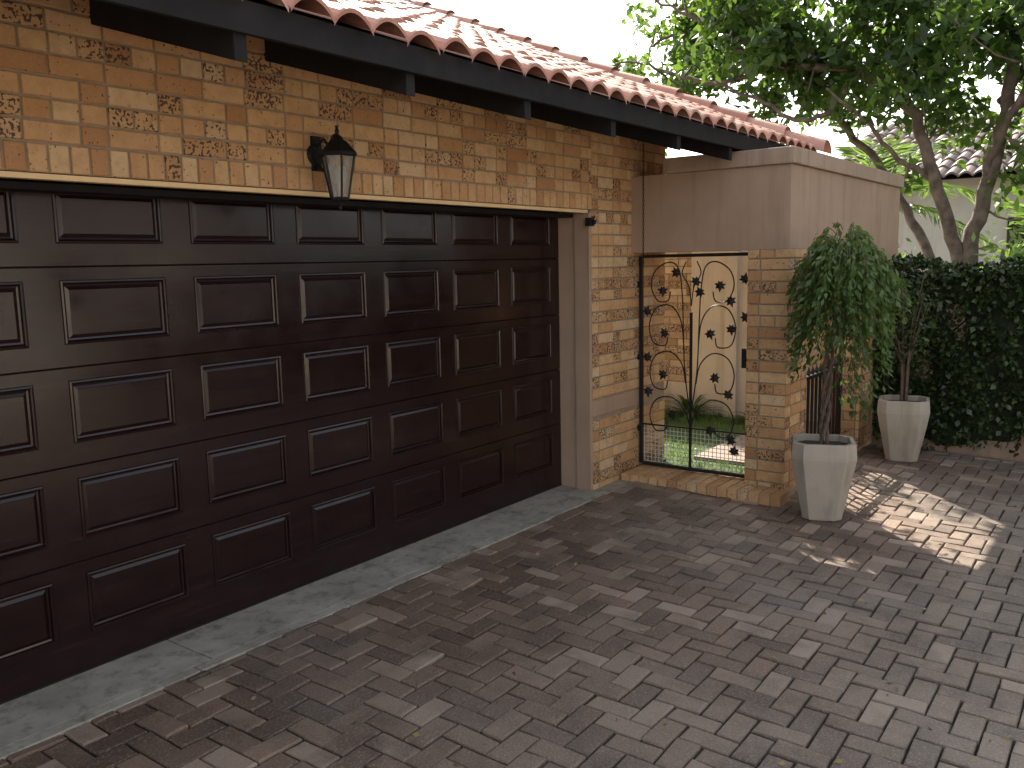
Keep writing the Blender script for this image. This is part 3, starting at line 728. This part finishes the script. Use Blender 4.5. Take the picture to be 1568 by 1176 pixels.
nh=empty('neighbour_house',(20,-1,0))
G=Geo(); G.box(18.5,26,-9,1.6,-0.3,3.2); G.obj('walls',M_WHITE,nh)
g=Geo(); ncx=int(11.6/0.24)
for c in range(9):
    xa=18.0+c*0.5; xb=xa+0.54; za=3.15+(xa-18)*0.36; zb_=3.15+(xb-18)*0.36
    for t in range(ncx):
        ya=-9.5+t*0.24; vs=[]
        for k in range(6):
            a=k/5; h=0.07*math.sin(math.pi*a); vs+=[(xa,ya+a*0.24,za+h),(xa,ya+a*0.24,za+0.04+h),(xb,ya+a*0.24,zb_+h)]
        fs=[]
        for k in range(5): i=3*k; fs+=[(i+3,i,i+1,i+4),(i+4,i+1,i+2,i+5)]
        g.add(vs,fs,(random.random(),0,0))
g.obj('roof_tiles',M_TILE2,nh,cols=True)
G=Geo(); G.add([(18,-9.5,3.12),(18,2.0,3.12),(22.5,2.0,4.74),(22.5,-9.5,4.74),(27,2,3.12),(27,-9.5,3.12)],[(0,1,2,3),(3,2,4,5),(0,3,5),(1,4,2)]); G.obj('roof_base',M_BLACK,nh)
M_GLASSD=simple('window_glass',(0.02,0.025,0.03),(0.03,0.035,0.04),2,0.08,0)
G=Geo(); G.box(18.46,18.5,-2.6,-1.4,1.2,2.4); G.box(18.46,18.5,-5.6,-4.2,1.2,2.4); G.obj('windows',M_GLASSD,nh)
oh=empty('opposite_house',(2,-13,0))
G=Geo(); G.box(-12,12,-18,-12,-0.3,3.0); G.obj('walls',M_WHITE,oh)
G=Geo(); G.add([(-12.6,-11.4,2.95),(12.6,-11.4,2.95),(12.6,-15,4.6),(-12.6,-15,4.6),(12.6,-18.6,2.95),(-12.6,-18.6,2.95)],[(0,1,2,3),(3,2,4,5),(0,3,5),(1,4,2)]); G.obj('roof',M_TILE2,oh)
G=Geo(); G.box(-3,-1,-12,-11.96,0,2.1); G.box(2,4,-12,-11.96,0.9,2.1); G.box(7,9,-12,-11.96,0.9,2.1); G.obj('windows',M_GLASSD,oh)

# ------------------------------------------------------------------ light
w=bpy.data.worlds.new('World'); S.world=w; w.use_nodes=True; nt=w.node_tree
sk=nt.nodes.new('ShaderNodeTexSky'); sk.sky_type='NISHITA'; sk.sun_disc=False
EL=math.radians(38); AZ=math.atan2(0.68,0.73)
sk.sun_elevation=EL; sk.sun_rotation=AZ; sk.air_density=1.0; sk.dust_density=3.0; sk.ozone_density=1.0
hs=nt.nodes.new('ShaderNodeHueSaturation'); hs.inputs['Saturation'].default_value=0.38; nt.links.new(sk.outputs[0],hs.inputs['Color'])
bg=nt.nodes.get('Background') or nt.nodes.new('ShaderNodeBackground'); nt.links.new(hs.outputs[0],bg.inputs[0]); bg.inputs[1].default_value=0.37
sl=bpy.data.lights.new('sun','SUN'); sl.energy=12; sl.angle=math.radians(0.5); sl.color=(1.0,0.90,0.76)
so=bpy.data.objects.new('sun',sl); COL.objects.link(so)
so.rotation_euler=Vector(-SD).to_track_quat('-Z','Y').to_euler(); so.location=(10,10,12)

# ------------------------------------------------------------------ camera
yaw,pit,rol=[math.radians(a) for a in (53.26,7.96,-1.19)]
F=Vector((math.sin(yaw)*math.cos(pit),math.cos(yaw)*math.cos(pit),-math.sin(pit)))
R0=Vector((math.cos(yaw),-math.sin(yaw),0)); U0=R0.cross(F); Rr=math.cos(rol)*R0+math.sin(rol)*U0; U=Rr.cross(F)
cam=bpy.data.cameras.new('camera'); co=bpy.data.objects.new('camera',cam); COL.objects.link(co)
m=Matrix((Rr,U,-F)).transposed().to_4x4(); m.translation=Vector((0,-3.757,1.775)); co.matrix_world=m
cam.sensor_width=36; cam.lens=36*1332.9/1568; cam.clip_start=0.05; cam.clip_end=600
S.camera=co
